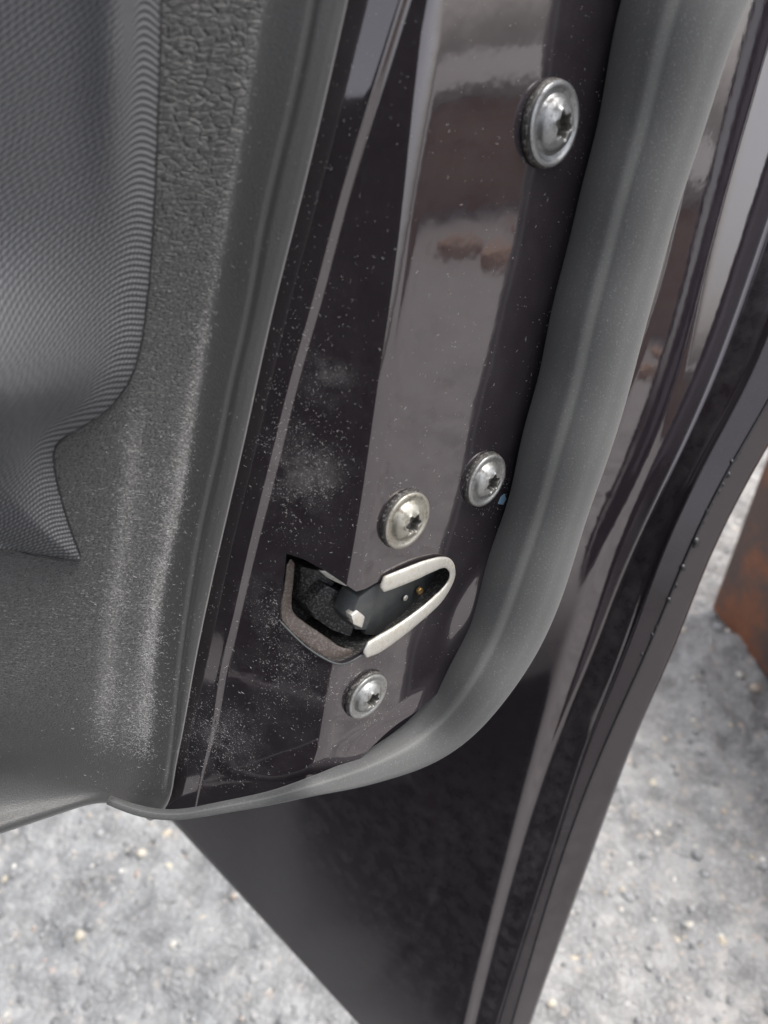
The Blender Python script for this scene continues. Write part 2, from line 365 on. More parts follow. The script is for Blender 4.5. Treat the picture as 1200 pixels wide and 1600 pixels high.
ADDED_FENCE = empty('added_dark_fence', (-2.05, -1.9, 0)); tag(ADDED_FENCE, 'unseen dark timber fence, added behind the camera to darken paint reflections', 'fence')  # unseen fence, added so the left paint facet reflects something dark
WOOD = plain_mat('added_fence_wood', (.012, .010, .009), (.03, .025, .02), .7, 30)
for i in range(22): bevel_box(-4.15+i*.2, -1.9+.006*(i % 3), -.01, .199, .022, 1.9+.02*math.sin(i*2.1), .003, 0, 'board', WOOD, ADDED_FENCE, 1)
for z in (.35, 1.5): bevel_box(-2.05, -1.94, z, 4.4, .04, .08, .004, 0, 'rail', WOOD, ADDED_FENCE, 1)

tx, ty = np.meshgrid(np.linspace(-1.6, -.10, 60), np.linspace(-1.75, -.02, 60), indexing='ij')
tz = .012+.012*vnoise(tx*6, ty*6, 21)+.018*np.abs(vnoise(tx*3+ty*2, ty*3, 22)-.5)
TARP = plain_mat('added_black_tarp', (.010, .010, .011), (.016, .016, .017), .6, 40)
o = obj('added_tarpaulin', np.stack([tx, ty, tz], -1).reshape(-1, 3), gridfaces(60, 60), TARP); tag(o, 'unseen wrinkled black sheet, added on the asphalt to darken paint reflections', 'added_tarpaulin')  # unseen black sheet, added to darken what the lower paint facet reflects
md = o.modifiers.new('t', 'SOLIDIFY'); md.thickness = .002
BRICK = plain_mat('weathered_brick', (.30, .18, .12), (.42, .29, .21), .85, 60)
for i, (x, y, a, lb) in enumerate([(3.5, .28, .3, 'weathered red brick lying alone nearest the door'), (3.75, .10, 1.2, 'weathered red brick lying crosswise between the two others'), (4.0, .45, -.2, 'weathered red brick farthest from the door')]):
    tag(bevel_box(x, y, -.003, .215, .102, .065, .005, a, 'brick', BRICK), lb, 'brick', 'bricks on the asphalt to the right of the door')

def wall_mat():
    m, t, b = mat('old_brickwork'); co = coords(t); mp_ = nd(t, 'ShaderNodeMapping'); mp_.inputs['Rotation'].default_value = (math.pi/2, 0, math.pi/2); L(t, co, mp_.inputs['Vector'])
    sp_ = nd(t, 'ShaderNodeSeparateXYZ'); L(t, co, sp_.inputs[0]); cb = nd(t, 'ShaderNodeCombineXYZ'); L(t, sp_.outputs[1], cb.inputs[0]); L(t, sp_.outputs[2], cb.inputs[1])
    br = nd(t, 'ShaderNodeTexBrick', Scale=1.); br.inputs['Brick Width'].default_value = .225; br.inputs['Row Height'].default_value = .075; br.inputs['Mortar Size'].default_value = .006
    br.inputs['Color1'].default_value = (.30, .17, .12, 1); br.inputs['Color2'].default_value = (.40, .27, .20, 1); br.inputs['Mortar'].default_value = (.36, .34, .31, 1); L(t, cb.outputs[0], br.inputs['Vector'])
    L(t, mixc(t, math_(t, 'MULTIPLY', noise(t, co, 4, 5), .6), br.outputs['Color'], (.24, .19, .17)), b.inputs['Base Color']); b.inputs['Roughness'].default_value = .85
    return m
wl = empty('brick_wall', (5.0, .6, 0)); tag(wl, 'long old brick wall with flat coping beyond the open ground right of the door', 'wall')
bevel_box(5.0, .6, -.01, 0.24, 9, .62, .01, 0, 'brickwork', wall_mat(), wl, 1); bevel_box(5.0, .6, 0.607, .32, 9.04, .08, .012, 0, 'coping', plain_mat('old_concrete', (.28, .27, .25), (.4, .39, .37), .85, 20), wl, 1)

# ------------------------------------------------------------------ the car door
door_o = toW(ray(480, 1250)*.30)
DOOR = empty('car_door', door_o)
tag(DOOR, 'open black car door with grey trim, four bolts, latch and rubber seal', 'car door')
# feature curves of the door, as functions of the photo row at the door's own depth
trim_edge = spl([-80, 0, 150, 300, 500, 700, 795, 900, 1050, 1150, 1220], [560, 542, 508, 472, 422, 378, 356, 332, 301, 283, 270])
crease = spl([-80, 0, 150, 300, 480, 600, 700, 795, 900, 1050, 1130, 1200], [691, 680, 662, 645, 621, 602, 587, 572, 553, 525, 511, 497])
seal_l = spl([-80, 0, 200, 300, 500, 600, 700, 795, 900, 1000, 1050], [997, 975, 937, 910, 862, 842, 815, 793, 757, 722, 702])
q = [-80, 150, 300, 480, 600, 700, 795, 900, 1000, 1060, 1120, 1170, 1210, 1240]
kn = [-80, 150, 300, 480, 600, 700, 795, 900, 1000, 1060]
kn = np.array(kn, float)
def ends(a, e): return np.concatenate([np.asarray(a, float), np.asarray(e, float)])
# crease
Xc = ends(crease(kn), [512, 497, 470, 462]); Yc = ends(kn, [1125, 1180, 1243, 1233])
Dc = dshut(Xc, Yc)+np.array([0]*10+[0, .001, .008, .030])
Pc = ray(Xc, Yc)*Dc[:, None]
def dturn(px, py, deg, P=None):
    P = Pc if P is None else P; n = nphi(deg); return (P @ n)/(ray(px, py) @ n)
PHI1, PHI2 = 50., 60.
Xr = ends(seal_l(kn)+np.array([35]*6+[30, 25, 15, 5]), [650, 590, 515, 500]); Yr = ends(kn, [1112, 1158, 1230, 1218])
Dr = dshut(Xr, Yr)+np.array([0]*10+[0, 0, .006, .030])
ridge = spl([-80, 0, 150, 300, 480, 600, 700, 795, 900, 1060], [664, 638, 592, 546, 498, 464, 440, 416, 390, 352])
Xl = ends(ridge(kn), [338, 318, 305, 308]); Yl = ends(kn, [1140, 1212, 1272, 1262])
Dl = dturn(Xl, Yl, PHI1)+np.array([0]*10+[0, .001, .001, .001])
Pl = ray(Xl, Yl)*Dl[:, None]
Xl2 = Xl-ends([12, 12, 12, 12, 12, 13, 13, 12, 11, 10], [8, 4, 2, 1]); Yl2 = Yl
Dl2 = dturn(Xl2, Yl2, 12, Pl); Pl = ray(Xl2, Yl2)*Dl2[:, None]
Xo = ends(trim_edge(kn)-34, [262, 238, 222, 226]); Yo = ends(kn, [1150, 1230, 1274, 1266])
Do = dturn(Xo, Yo, PHI2, Pl)
fw = ends([1, 1, 1, 1, 1, 1, 6, 22, 31, 33], [32, 26, 18, 18]); xe = Xr-ends([35]*6+[30, 25, 15, 5], [4, 3, 2, 2])
Xf = xe-fw; Yf = Yr; Df = dshut(Xf, Yf)+np.array([0]*10+[0, 0, .006, .030]); Pfd = ray(Xf, Yf)*Df[:, None]
wr = ends([.8]*8+[.72, .5], [.3, .2, .2, .2]); Dr = dturn(Xr, Yr, 40, Pfd)*wr+Dr*(1-wr)
t_rows = np.linspace(q[0], q[-1], 210)
Pf = rows(q, [(Xo, Yo, Do), (Xl2, Yl2, Dl2), (Xl, Yl, Dl), (Xc, Yc, Dc), (Xf, Yf, Df), (Xr, Yr, Dr)], t_rows)
G = fillet_rows(Pf, [0, .0012, .0012, .0032, .003, 0], ns=18, nc=12)
G = ext_top(G)
GF = toW(G)
def normals(G):
    n = np.cross(np.gradient(G, axis=1), np.gradient(G, axis=0)); n /= np.linalg.norm(n, axis=2)[..., None]
    s = np.sign(np.mean(np.sum(n*(CAM-G), 2))); return n*s
NF = normals(GF)
R_, C_ = GF.shape[:2]
V = np.concatenate([GF.reshape(-1, 3), (GF-NF*.0012).reshape(-1, 3)]); nb = R_*C_
Fc = gridfaces(R_, C_)+gridfaces(R_, C_, nb, True)
edge = [r*C_ for r in range(R_)]+[(R_-1)*C_+c for c in range(1, C_)]+[r*C_+C_-1 for r in range(R_-2, -1, -1)]+[c for c in range(C_-2, 0, -1)]
for a, b in zip(edge, edge[1:]+edge[:1]): Fc.append([a, b, b+nb, a+nb][::-1])
frame = obj('inner_frame', V, Fc, PAINT, DOOR)
bmf = bmesh.new(); bmf.from_mesh(frame.data); bmesh.ops.recalc_face_normals(bmf, faces=bmf.faces[:]); bmf.to_mesh(frame.data); bmf.free()

# depth of the pressed face under any pixel (nearest grid vertex), used to seat parts on it
gpx, gpy = pix(GF); gdep = -toC(GF)[..., 2]
def on_face(px, py, lift=0.):
    out = []
    for x, y in zip(np.atleast_1d(px), np.atleast_1d(py)):
        d2 = (gpx-x)**2+(gpy-y)**2; idx = np.argpartition(d2.ravel(), 4)[:4]; w = 1/(d2.ravel()[idx]+.01)
        d = (gdep.ravel()[idx]*w).sum()/w.sum(); r_ = ray(float(x), float(y)); out.append(r_*(d+lift/(N @ r_)))
    return np.array(out)
# the latch mouth is cut out of the face
mouth = np.array([(447, 864), (441, 920), (437, 968), (462, 994), (490, 1017), (512, 1031), (532, 1037), (553, 1030), (572, 1019), (610, 1000), (650, 972), (684, 940), (703, 915), (711, 893), (707, 876), (694, 869), (660, 879), (620, 895), (590, 909), (572, 920), (556, 924), (535, 910), (505, 890), (475, 874)], float)
mp = on_face(mouth[:, 0], mouth[:, 1])
def prism(P, a, b):
    n = len(P); V = np.concatenate([P+N*a, P+N*b]); Fc = [list(range(n)), [n+i for i in range(n)][::-1]]+[[i, (i+1) % n, n+(i+1) % n, n+i][::-1] for i in range(n)]
    return V, Fc
cv, cf = prism(mp, .02, -.03)
cut = obj('cutter', toW(cv), cf, PAINT)
bmf = bmesh.new(); bmf.from_mesh(cut.data); bmesh.ops.triangulate(bmf, faces=bmf.faces[:]); bmesh.ops.recalc_face_normals(bmf, faces=bmf.faces[:]); bmf.to_mesh(cut.data); bmf.free()
md = frame.modifiers.new('cut', 'BOOLEAN'); md.operation = 'DIFFERENCE'; md.solver = 'EXACT'; md.object = cut
dg = bpy.context.evaluated_depsgraph_get(); dg.update()
me2 = bpy.data.meshes.new_from_object(frame.evaluated_get(dg)); frame.modifiers.clear(); frame.data = me2
bpy.data.objects.remove(cut)
me2.polygons.foreach_set('use_smooth', np.ones(len(me2.polygons), bool)); me2.set_sharp_from_angle(angle=math.radians(40))
def blob(px, py, cx, cy, rx, ry, rot=0):
    a = math.radians(rot); dx, dy = px-cx, py-cy; u = dx*math.cos(a)+dy*math.sin(a); v = -dx*math.sin(a)+dy*math.cos(a)
    return np.exp(-((u/rx)**2+(v/ry)**2))
def paint_dust(px, py):
    d = .9*blob(px, py, 480, 740, 50, 60)+.55*blob(px, py, 440, 960, 60, 50, 35)+.8*blob(px, py, 345, 1160, 42, 55, -30)+.75*blob(px, py, 512, 590, 36, 34, 10)+.25*blob(px, py, 440, 1080, 70, 90)
    d = d+.5*blob(px, py, 400, 1262, 150, 10, -8)
    return np.clip(d+.06, 0, 1)
px_, py_ = pix(wverts(frame)); attr(frame, 'dust', paint_dust(px_, py_))

# --- outer skin with its flanges and hem (right), down to its lower edge
kq = [-60, 200, 400, 600, 737, 875, 1012, 1146, 1300, 1600, 1760]
sx = dict(A=[-60, -40, -20, 0, 0, 5, 40, 142, 284, 560, 707],
          A0=[1120, 1060, 1020, 965, 915, 850, 790, 640, 560, 640, 690],
          F1=[1240, 1165, 1110, 1053, 998, 933, 884, 844, 802, 725, 688],
          F2=[1350, 1252, 1183, 1110, 1048, 983, 929, 874, 820, 741, 703],
          F3=[1418, 1312, 1238, 1158, 1086, 1024, 973, 920, 869, 775, 730],
          F3b=[1426, 1320, 1246, 1166, 1094, 1031, 980, 926, 874, 779, 733],
          F4=[1480, 1378, 1300, 1215, 1137, 1070, 1013, 953, 892, 800, 752],
          F5=[1540, 1432, 1348, 1253, 1175, 1106, 1051, 993, 935, 827, 774])
ky = np.array(kq, float); d5 = np.array([.315, .325, .333, .341, .348, .36, .374, .393, .42, .475, .505])+.004
dA = np.array([.60, .61, .61, .615, .62, .625, .625, .62, .61, .565, .54])
X_ = {k_: np.array(v_, float) for k_, v_ in sx.items()}
skd = dict(F5=d5, F4=d5-.0075, F3b=d5-.0062, F3=d5-.0036, F2=d5+.0055)
skd['F1'] = skd['F2']-.0085*(X_['F2']-X_['F1'])/50
w_ = (X_['F1']-X_['A0'])/(X_['F1']-X_['A']); flat = 1/((1-w_)/skd['F1']+w_/dA); bl = sst(860, 1150, ky)
skd['A0'] = (skd['F1']-.017*(X_['F1']-X_['A0'])/60)*(1-bl)+flat*bl
feats = [(np.array(sx[k], float), ky, dA if k == 'A' else skd[k]) for k in ('A', 'A0', 'F1', 'F2', 'F3', 'F3b', 'F4', 'F5')]
# the hem turns round and the outer sheet runs on behind
f5 = feats[-1]; feats.append((f5[0]+np.array([3.]*11), ky, d5+.004)); feats.append((f5[0]-30, ky, d5+.030))
Ps = rows(kq, feats, 220)
GSC = (fillet_rows(Ps, [0, .012, .004, .0022, .0012, .0008, .0012, .0012, .001, 0], ns=26, nc=6))
px_, py_ = pix(toW(GSC)); xc_ = 690-60*((py_-1330)/150)**2
GSC = GSC*(1-.009*sst(-13, 13, xc_-px_)*sst(1180, 1240, py_)*sst(1560, 1440, py_)*sst(380, 480, px_))[..., None]
GSC = ext_top(GSC); GS = toW(GSC)
skin = obj('outer_skin', GS.reshape(-1, 3), gridfaces(*GS.shape[:2]), PAINT, DOOR)
md = skin.modifiers.new('t', 'SOLIDIFY'); md.thickness = .0011; md.offset = -1
px_, py_ = pix(GS.reshape(-1, 3))
strip = sst(0, 12, px_-np.interp(py_, kq, sx['F2']))*sst(0, 14, np.interp(py_, kq, sx['F3'])-px_)
attr(skin, 'matte', sst(6, -14, px_-np.interp(py_, kq, sx['F1']))*sst(840, 1020, py_)+.8*strip+.75*sst(0, 4, px_-np.interp(py_, kq, sx['F3'])))
attr(skin, 'dust', np.clip(.03+.18*strip+.12*sst(1150, 1300, py_), 0, 1))
# folded seam line of the hem with blobs of seam sealer
tt = np.linspace(-40, 1740, 120); P4 = ray(spl(kq, sx['F4'])(tt), tt)*(spl(kq, skd['F4']-.0002)(tt))[:, None]
vv, ff = sweep(toW(P4), np.repeat((toW(P4[:1]*.99)-toW(P4[:1])), 120, 0), lambda i: np.array([(math.cos(a)*.0006, math.sin(a)*.0005) for a in np.linspace(0, 2*math.pi, 9)[:-1]]))
obj('hem_seam', vv, ff, SEALANT_GAP_SHADE, DOOR)
bl_ = [(1155, 706, 5), (1150, 716, 4), (1143, 722, 5), (1138, 742, 6), (1128, 757, 5), (1122, 768, 6), (1112, 786, 5), (1104, 800, 6), (1098, 815, 6), (1086, 848, 10), (1066, 887, 8), (1056, 915, 5), (1044, 938, 7), (1035, 958, 4), (1025, 980, 5), (1019, 992, 5), (1003, 1022, 4), (997, 1048, 4)]
for x, y, r in bl_:
    d = float(spl(kq, skd['F4'])(y))+.0004; c = toW(ray(float(x), float(y))*d); s = ico*(1+.12*rng.standard_normal((len(ico), 1)).clip(-1, 1))*r*d/F*np.array([.75, .75, 1.1])
    obj('sealer_blob', c+s, icf, SEALANT_GAP_SHADE, DOOR)

# --- rubber weatherstrip: bulb section swept along the edge, round the lower corner and under the door
cl = [(-80, 1100, 95), (0, 1068, 93), (200, 1015, 80), (300, 986, 76), (400, 960, 74), (500, 934, 73), (600, 911, 70), (700, 882, 68), (795, 855, 62), (900, 820, 64), (980, 785, 61)]
pts = [(x, y, w) for y, x, w in cl[:-1]]+[(782, 1000, 58), (748, 1062, 51), (702, 1122, 44), (656, 1160, 37), (606, 1187, 29), (547, 1211, 21), (490, 1228, 15), (430, 1245, 11), (340, 1263, 9), (270, 1273, 8), (215, 1266, 8), (170, 1250, 7)]
pts = np.array(pts, float); ss = np.concatenate([[0], np.cumsum(np.hypot(*np.diff(pts[:, :2], axis=0).T))])
tq = np.linspace(0, ss[-1], 170); sxp, syp, swp = (spl(ss, pts[:, k])(tq) for k in range(3))
base_d = dshut(pts[:, 0], pts[:, 1])-.020
under = sst(1040, 1200, pts[:, 1])*1.0
base_d = np.where(pts[:, 0] < 480, np.interp(pts[:, 0], [150, 480], [.232, .226]), base_d-.004*sst(400, 700, pts[:, 1]))+np.where(pts[:, 0] < 480, .012, under*.02)
dsp = spl(ss, base_d)(tq)
Pse = ray(sxp, syp)*dsp[:, None]; PseW = toW(Pse)
Pse = ext_top(Pse); swp = np.concatenate([np.full(8, swp[0]), swp]); dsp = np.concatenate([np.full(8, dsp[0]), dsp]); PseW = toW(Pse)
view = (CAM-PseW); view /= np.linalg.norm(view, axis=1)[:, None]
SEAM = 96.
def seal_prof(i):
    w = swp[i]*dsp[i]/F; o = []
    for a in np.linspace(0, 2*math.pi, 65)[:-1]:
        r = 1+.10*max(0, math.cos(2*a))*0
        # shallow parting groove and two faint steps on the visible side
        dg_ = math.degrees(a)
        r += -.045*math.exp(-((dg_-SEAM)/4)**2)+.030*math.exp(-((dg_-SEAM-9)/5)**2)-.02*math.exp(-((dg_-SEAM+50)/7)**2)
        o.append((math.cos(a)*w*r, math.sin(a)*w*r*.8))
    return np.array(o)
vv, ff = sweep(PseW, view, seal_prof)
seal = obj('weatherstrip', vv, ff, RUBBER, DOOR)
px_, py_ = pix(wverts(seal)); kk = np.arange(len(px_)) % 64*360/64; attr(seal, 'dust', .04+.22*np.exp(-((kk-SEAM)/5)**2)+.10*np.exp(-((kk-40)/30)**2))
# small pale clip edge showing between seal and face in two places is left to the paint reflections

# --- inner trim panel
kt = np.array([-80, 0, 150, 300, 500, 700, 795, 900, 1050, 1150, 1220], float)
edge_d = None
def face_d(px, py):  # facet depth continued to the left
    p = on_face(px, py); return -p[:, 2]
groove = spl([-80, 0, 150, 350, 490, 600, 700, 800, 920, 1050, 1180, 1220], [508, 492, 462, 415, 390, 365, 345, 322, 300, 282, 268, 262])
dustl = spl([-80, 0, 150, 300, 450, 550, 650, 795, 950, 1075, 1125, 1220], [430, 412, 384, 360, 332, 315, 297, 274, 243, 232, 228, 222])
soft = spl([-80, 200, 400, 640, 775, 875, 1025, 1100, 1220], [300, 262, 240, 212, 200, 187, 170, 163, 150])
te = trim_edge(kt); de = face_d(te, kt)-.006
Pe = ray(te, kt)*de[:, None]
def tr_d(px, deg, P, py=kt): n = nphi(deg); return (P @ n)/(ray(px, py) @ n)
xg = groove(kt); dg_ = tr_d(xg, 34, Pe); Pg = ray(xg, kt)*dg_[:, None]
xd = dustl(kt); dd = tr_d(xd, 44, Pg); Pd = ray(xd, kt)*dd[:, None]
xs = soft(kt); ds = tr_d(xs, 24, Pd); Psf = ray(xs, kt)*ds[:, None]
x0 = np.full(len(kt), 20.)-40; d0 = tr_d(x0, 22, Psf); P0 = ray(x0, kt)*d0[:, None]
x00 = np.full(len(kt), -190.); d00 = tr_d(x00, 30, P0)
qt = np.concatenate([kt, [1250, 1275, 1295]])
# lower ends: (x, y, added depth)
def E(x, d, e): return (ends(x, [a for a, b, c in e]), ends(kt, [b for a, b, c in e]), ends(d, [d[-1]+c for a, b, c in e]))
feats = [E(x00, d00, [(-190, 1335, -.004), (-190, 1368, -.001), (-190, 1358, .03)]),
         E(x0, d0, [(-20, 1282, -.003), (-20, 1310, .000), (-20, 1300, .03)]),
         E(xs, ds, [(148, 1240, .001), (147, 1254, .005), (150, 1244, .03)]),
         E(xd, dd, [(208, 1243, .003), (196, 1257, .008), (192, 1247, .03)]),
         E(xg, dg_, [(250, 1248, .003), (232, 1270, .008), (225, 1268, .03)]),
         E(te, de, [(259, 1258, .003), (236, 1281, .009), (226, 1276, .03)])]
xb = te+2; feats.append(E(xb, de+.007, [(261, 1259, .003), (238, 1282, .009), (228, 1277, .03)]))
Pt = rows(qt, feats, 240)
Pt = np.concatenate([Pt[:, :1]-N*.45-SD*.01, Pt], 1)      # the panel turns and runs forward along the door
# small groove: drop in depth just beside the bead
GT = fillet_rows(Pt, [0, .03, .02, .008, .006, .004, .0022, 0], ns=16, nc=10)
px_, py_ = pix(toW(GT)); gd = px_-groove(np.clip(py_, -80, 1220))
drop = .0011*np.exp(-(gd/4.)**2)*(1-sst(1215, 1250, py_))
GT = GT*(1+(drop/np.linalg.norm(GT, axis=2)))[..., None]
GT = ext_top(GT); GTW = toW(GT)
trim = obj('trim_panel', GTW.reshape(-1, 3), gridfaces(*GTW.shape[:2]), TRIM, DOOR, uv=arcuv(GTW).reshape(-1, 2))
def trim_masks(px, py):
    yc = np.clip(py, -80, 1220)
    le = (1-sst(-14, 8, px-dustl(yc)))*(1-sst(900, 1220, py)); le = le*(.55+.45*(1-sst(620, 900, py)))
    dl = np.exp(-((px-dustl(yc))/np.where(px < dustl(yc), 14, 7))**2)*(.25+.55*sst(420, 700, py))*(1-sst(1120, 1180, py))*(.55+.45*sst(0, 300, py))
    d2 = .55*np.exp(-((px-soft(yc))/13)**2)*sst(600, 720, py)*(1-sst(1080, 1200, py))
    d3 = .45*blob(px, py, 200, 1110, 50, 60)+.3*blob(px, py, 235, 800, 45, 260, 8)
    dl = dl+.9*np.exp(-((px-dustl(yc))/5)**2)*sst(500, 720, py)*(1-sst(1110, 1160, py))
    return le, np.clip(dl+d2+d3*.7+.035, 0, 1)
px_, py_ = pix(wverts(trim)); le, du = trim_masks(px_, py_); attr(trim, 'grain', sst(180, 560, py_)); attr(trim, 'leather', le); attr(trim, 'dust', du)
tgx, tgy = pix(GTW); tgd = -GT[..., 2]
def trim_depth(px, py):
    px, py = np.asarray(px, float).ravel(), np.asarray(py, float).ravel(); out = np.empty(len(px))
    rmean = tgy.mean(1)
    for i, (x, y) in enumerate(zip(px, py)):
        r = np.argmin(np.abs(tgy[:, GT.shape[1]//2]-y)); lo, hi = max(0, r-22), min(len(tgy), r+22)
        d2 = (tgx[lo:hi]-x)**2+(tgy[lo:hi]-y)**2; k = np.argpartition(d2.ravel(), 3)[:3]; w = 1/(d2.ravel()[k]+.5); out[i] = (tgd[lo:hi].ravel()[k]*w).sum()/w.sum()
    return out
# --- woven fabric insert, padded, sitting on the trim
fe = np.array([(252, -70), (250, 0), (247, 125), (240, 325), (231, 450), (220, 540), (203, 595), (168, 642), (125, 668), (92, 686), (80, 698), (83, 730), (90, 765), (104, 815), (127, 876)], float)
fs = np.concatenate([[0], np.cumsum(np.hypot(*np.diff(fe, axis=0).T))])
tv = np.unique(np.concatenate([np.linspace(0, fs[-1], 150)])); ex = np.interp(tv, fs, fe[:, 0]); ey = np.interp(tv, fs, fe[:, 1])
k = np.ones(5)/5
for _ in range(2): ex[2:-2] = np.convolve(ex, k, 'valid'); ey[2:-2] = np.convolve(ey, k, 'valid')
# left ends of the fabric rows
lx = np.full_like(tv, -120.); ly = np.interp(tv, fs, np.interp(fs, fs, np.array([-70, 0, 120, 300, 405, 470, 520, 560, 590, 615, 635, 680, 720, 770, 838.])))
uu = 1-(1-np.linspace(0, 1, 46))**1.0
FX = lx[:, None]*(1-uu)+ex[:, None]*uu; FY = ly[:, None]*(1-uu)+ey[:, None]*uu
bot = FY[-1]; 
FD = trim_depth(FX, FY).reshape(FX.shape)
for _ in range(25):
    FD[1:-1] = (FD[:-2]+2*FD[1:-1]+FD[2:])/4; FD[:, 1:-1] = (FD[:, :-2]+2*FD[:, 1:-1]+FD[:, 2:])/4
poly = np.concatenate([np.stack([ex, ey], 1), [(107, 877), (50, 866), (0, 851), (-120, 838)]])
def dist_poly(X, Y):
    d = np.full(X.shape, 1e9)
    for (a, b), (c, e) in zip(poly[:-1], poly[1:]):
        l2 = (c-a)**2+(e-b)**2+1e-9; t = np.clip(((X-a)*(c-a)+(Y-b)*(e-b))/l2, 0, 1); d = np.minimum(d, np.hypot(X-a-t*(c-a), Y-b-t*(e-b)))
    return d
DP = dist_poly(FX, FY)
pad = .0022+.0085*(1-np.exp(-DP/42.))
swoop = .021*np.exp(-((FY-610)/np.where(FY > 610, 100, 150))**2)*sst(210, -80, FX)*(1-np.exp(-(DP/45.)**2))+.006*sst(450, 60, FY)*np.exp(-((FX-190)/50)**2)*(1-np.exp(-(DP/45.)**2))
FP = ray(FX, FY)*(FD-pad-swoop)[..., None]
skirt = ray(FX[:, -1]-2.5, FY[:, -1])*(FD[:, -1]+.003)[:, None]
FG = toW(ext_top(np.concatenate([FP, skirt[:, None]], 1)))
lastrow = toW(ray(FX[-1], FY[-1]+1)*(FD[-1]+.003)[:, None]); FG = np.concatenate([FG, np.concatenate([lastrow, FG[-1:, -1]])[None]], 0)
FU = arcuv(FG); hump = spl([0, .006, .012, .017, .022, .030, .045, .08, .2], [0, .0014, .0034, .0028, .0002, -.0050, -.0150, -.036, -.10])(np.clip(FU[:, -1:, 0]-FU[..., 0], 0, .2))
FUV = np.stack([FU[..., 0]-FU[:, -1:, 0], -((FG-FG[0, 0]) @ (RM @ UPD))+hump[..., :]], -1)
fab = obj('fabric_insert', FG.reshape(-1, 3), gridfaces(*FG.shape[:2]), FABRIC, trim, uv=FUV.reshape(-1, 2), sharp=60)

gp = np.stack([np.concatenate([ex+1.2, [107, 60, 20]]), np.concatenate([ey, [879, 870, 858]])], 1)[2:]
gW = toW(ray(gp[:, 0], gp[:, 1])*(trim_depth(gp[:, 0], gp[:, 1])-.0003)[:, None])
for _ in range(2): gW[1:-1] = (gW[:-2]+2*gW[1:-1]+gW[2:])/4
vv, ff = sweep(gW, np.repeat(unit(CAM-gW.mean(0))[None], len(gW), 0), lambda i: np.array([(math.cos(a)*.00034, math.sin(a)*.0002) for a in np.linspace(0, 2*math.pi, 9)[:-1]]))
obj('edge_gap_shade', vv, ff, SEALANT_GAP_SHADE, trim)  # black tube painting in the shade of the gap round the fabric
# --- bolts
def bolt(name, px, py, R, m, spin, parent):
    c = on_face(px, py)[0]; cW = toW(c)
    nW = N @ RM.T; uW = UPD @ RM.T; sW = SD @ RM.T
    def place(a, r, h): return cW+sW*(r*math.cos(a))+uW*(r*math.sin(a))+nW*h
    K = 72; A = np.linspace(0, 2*math.pi, K, endpoint=False)
    def lathe(prof, cap=False):
        V = [place(a, r(a) if callable(r) else r, h(a) if callable(h) else h) for r, h in prof for a in A]
        return np.array(V), gridfaces(len(prof), K, wrap=True, flip=True)
    star = lambda k: (lambda a: R*k*(.285+.05*math.cos(6*(a+spin))))
    dome = lambda x: R*(.20+.34*math.sqrt(max(0, 1-(x/.68)**2)))
    prof = [(R*.985, R*.155), (R, R*.18), (R, R*.225), (R*.985, R*.245), (R*.93, R*.262), (R*.88, R*.262), (R*.85, R*.235), (R*.80, R*.21), (R*.72, R*.195)]
    prof += [(R*x, dome(x)) for x in (.675, .655, .63, .61, .53, .45)]
    prof += [(star(1.22), R*.515), (star(1.06), R*.505)]
    v, f = lathe(prof); b = obj(name, v, f, m, parent, origin=cW, sharp=50)
    v, f = lathe([(star(1.06), R*.505), (star(1.0), R*.48), (star(.97), R*.20), (R*.01, R*.17)])
    obj('socket', v, f, SOCK, b, origin=cW, sharp=40)
    v, f = lathe([(R*1.02, -R*.03), (R*1.05, R*.02), (R*1.03, R*.12), (R*.99, R*.17), (R*.9, R*.18)])
    obj('washer', v, f, RIMDIRT, b, origin=cW, sharp=60)
    return b
bolt('bolt', 856, 194, .0098, BOLTD, .3, DOOR)['label'] = 'largest bolt, near the top of the door face'
bolt('bolt', 754, 748, .0085, BOLT, .9, DOOR)
bolt('bolt', 630, 810, .0086, BOLTY, .2, DOOR)['label'] = 'yellowed bolt just above the latch'
bolt('bolt', 570, 1084, .0078, BOLT, .5, DOOR)

# --- latch in its mouth
lo = toW(on_face(570, 950)[0]); LATCH = empty('latch', lo, DOOR)
def lp(px, py, off): return on_face(px, py, off)
# housing: walls running inward from the mouth edge and a floor
cen = mouth.mean(0); ins = cen+(mouth-cen)*.995
m0 = on_face(ins[:, 0], ins[:, 1], -.0014); n_ = len(m0)
V = np.concatenate([toW(m0), toW(m0-N*.014), toW(m0-N*.024)])
Fc = gridfaces(3, n_, wrap=True)
Fc += [[2*n_+i for i in range(n_)]]
obj('housing', V, Fc, BLACKP, LATCH, smooth=False)
def tube(name, path, rad, m, off, flat=1., parent=LATCH, n=60, axis=None, k=16):
    path = np.array(path, float); s = np.concatenate([[0], np.cumsum(np.hypot(*np.diff(path[:, :2], axis=0).T))]); t = np.linspace(0, s[-1], n)
    x, y = spl(s, path[:, 0])(t), spl(s, path[:, 1])(t); r = np.interp(t, s, path[:, 2]) if path.shape[1] > 2 else np.full(n, rad)
    o = np.interp(t, s, path[:, 3]) if path.shape[1] > 3 else np.full(n, off)
    P = np.concatenate([on_face(a, b, c) for a, b, c in zip(x, y, o)])
    for _ in range(3): P[1:-1] = (P[:-2]+2*P[1:-1]+P[2:])/4
    PW = toW(P); A_ = np.repeat((N @ RM.T)[None], n, 0); rr = r*.215/F
    e = np.minimum(1, np.minimum(np.arange(n), np.arange(n)[::-1])/2.5+.15)
    v, f = sweep(PW, A_, lambda i: np.array([(np.sign(math.cos(a))*abs(math.cos(a))**.7*rr[i]*e[i], np.sign(math.sin(a))*abs(math.sin(a))**.7*rr[i]*flat*e[i]) for a in np.linspace(0, 2*math.pi, k+1)[:-1]]))
    return obj(name, v, f, m, parent)
